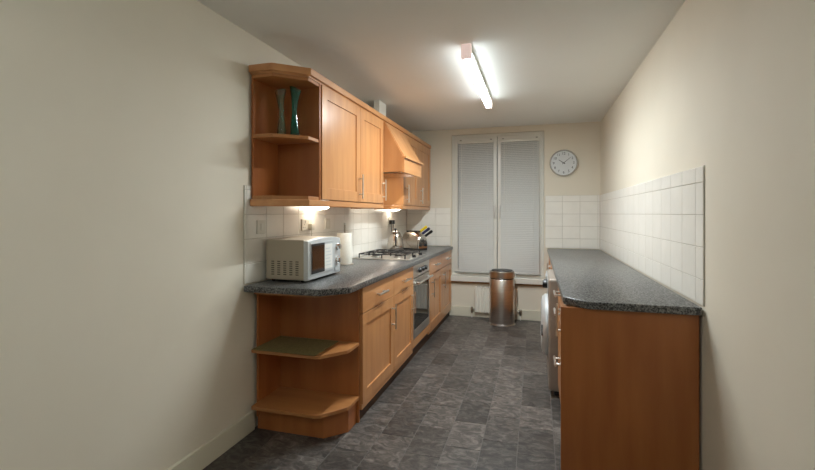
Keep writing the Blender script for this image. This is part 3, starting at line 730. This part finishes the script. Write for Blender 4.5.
for x, s in ((rx0, -1), (rx1, 1)):
    v = part('valve', lathe([(0.009, 0.055), (0.011, 0.085), (0.016, 0.09), (0.016, 0.125), (0.010, 0.135), (0.0, 0.136)], x+s*0.040, D-0.045, 14), 'brass', t, 40)
    part('tail', tube([(x+s*0.0005, D-0.045, 0.105), (x+s*0.024, D-0.045, 0.105)], 0.009, 10), 'brass', v, 50)
    part('pipe', tube([(x+s*0.040, D-0.045, 0.0006), (x+s*0.040, D-0.045, 0.0546)], 0.0075, 10), 'rad', v, 50)

# ------------------------------------------------------------------ pedal-free steel bin
bx, by, br, bh = CX-0.395, 5.40, 0.148, 0.655
t = thing('waste_bin', (bx, by, 0), 'tall brushed steel cylindrical bin with black top under the window', 'bin')
part('foot_ring', lathe([(br+0.010, 0.0006), (br+0.011, 0.008), (br+0.002, 0.016), (0.0, 0.016)], bx, by, 48), 'steel', t, 40)
part('body', lathe([(br-0.002, 0.0165), (br, 0.022), (br, 0.540), (br-0.004, 0.546), (0.0, 0.546)], bx, by, 64), 'bin_steel', t, 40)
part('band', lathe([(br-0.008, 0.5465), (br-0.008, 0.560), (0.0, 0.560)], bx, by, 48), 'black', t, 40)
l = part('lid', lathe([(0.0, 0.5605), (br+0.002, 0.5605), (br+0.003, 0.566), (br+0.001, 0.632), (br-0.008, 0.642), (br-0.030, 0.640), (0.0, 0.640)], bx, by, 64), 'bin_steel', t, 40)
part('lid_top', lathe([(br-0.022, 0.6405), (br-0.026, 0.650), (br-0.08, 0.655), (0.0, 0.656)], bx, by, 48), 'black', l, 40)

# ------------------------------------------------------------------ right-hand run
RF = CX+0.150                    # door front plane on the right
GR = 'base cabinets on the washing machine side'
tag(part('worktop', prism([(W-0.010, 2.300), (RF+0.09, 2.300), (RF-0.016, 2.400), (RF-0.016, YF), (W-0.010, YF)], WB, WT, 0.005), 'granite', smooth=40), 'dark speckled worktop above the washing machine', 'worktop')
y0, y1 = 2.75, 3.30
base_cabinet(y0, y1, 'maple three-drawer cabinet beside the washing machine', [], [(y0+g, y1-g, 0.758, WB-0.008, 0), (y0+g, y1-g, 0.620, 0.754, 0), (y0+g, y1-g, 0.112, 0.616, 0)], -1, xf=RF, group=GR)
base_cabinet(2.352, 2.749, 'narrow maple cabinet at the near end of the washing machine worktop', [(2.354, 2.747, 0.112, WB-0.008, 2.70)], [], -1, xf=RF, group=GR)
base_cabinet(3.99, 4.82, 'maple cabinet between the washing machine and the end cabinet', [(3.992, 4.818, 0.112, WB-0.008, 4.07)], [], -1, xf=RF, group=GR)
base_cabinet(4.821, YF, 'maple cabinet under the clock by the end wall', [(4.823, YF-g, 0.112, WB-0.008, 4.90)], [], -1, xf=RF, group=GR)
tag(part('end_panel', box(RF-0.03, W-0.012, 2.333, 2.351, 0.0006, WB-0.002, 0.0015), 'wood_end_shaded'), 'maple end panel closing the cabinets opposite the open shelves', 'panel')
tag(part('plinth_board', box(RF+0.03, RF+0.05, 2.352, 3.299, 0.0006, 0.073, 0.001, 1), 'plinth_shaded'), 'shade-darkened plinth board under the three-drawer cabinet', 'plinth')
tag(part('plinth_board', box(RF+0.03, RF+0.05, 3.992, YF, 0.0006, 0.073, 0.001, 1), 'plinth_shaded'), 'shade-darkened plinth board beyond the washing machine', 'plinth')
# washing machine
a0, a1, wf = 3.325, 3.925, CX+0.088
t = thing('washing_machine', (2.08, 3.625, 0), 'silver front-loading washing machine under the worktop', 'washing machine')
part('body', box(wf, W-0.05, a0, a1, 0.045, WB-0.006, 0.018, 4), 'grey_door', t, 40)
part('toe_panel', box(wf+0.04, W-0.06, a0+0.02, a1-0.02, 0.012, 0.0445), 'black', t)
for yy in (a0+0.06, a1-0.06):
    part('foot', lathe([(0.022, 0.0006), (0.018, 0.0116)], wf+0.09, yy, 12), 'black', t)
part('control_panel', box(wf-0.006, wf-0.0004, a0+0.02, a1-0.02, 0.735, 0.845, 0.004), 'mw_front', t)
part('program_dial', lathe([(0.0, wf-0.040), (0.024, wf-0.040), (0.028, wf-0.034), (0.030, wf-0.0065)], 0, a0+0.16, 24, 'x', 0.795), 'black', t, 40)
part('dial', lathe([(0.0, wf-0.030), (0.016, wf-0.030), (0.018, wf-0.0065)], 0, a0+0.30, 20, 'x', 0.795), 'black', t, 40)
part('soap_drawer', box(wf-0.012, wf-0.0064, a1-0.20, a1-0.04, 0.755, 0.825, 0.004), 'mw_front', t)
dc = (a0+a1)/2; dz = 0.46
d = part('door_ring', lathe([(0.235, wf-0.0005), (0.235, wf-0.020), (0.215, wf-0.042), (0.165, wf-0.050), (0.150, wf-0.040), (0.150, wf-0.0005)], 0, dc, 48, 'x', dz, close=False), 'mw_front', t, 40)
part('door_glass', lathe([(0.0, wf-0.034), (0.10, wf-0.032), (0.149, wf-0.022), (0.149, wf-0.002), (0.0, wf-0.002)], 0, dc, 40, 'x', dz), 'oven_glass', d, 40)
part('door_latch', box(wf-0.050, wf-0.021, a0+0.085, a0+0.110, dz-0.04, dz+0.04, 0.004), 'black', d)
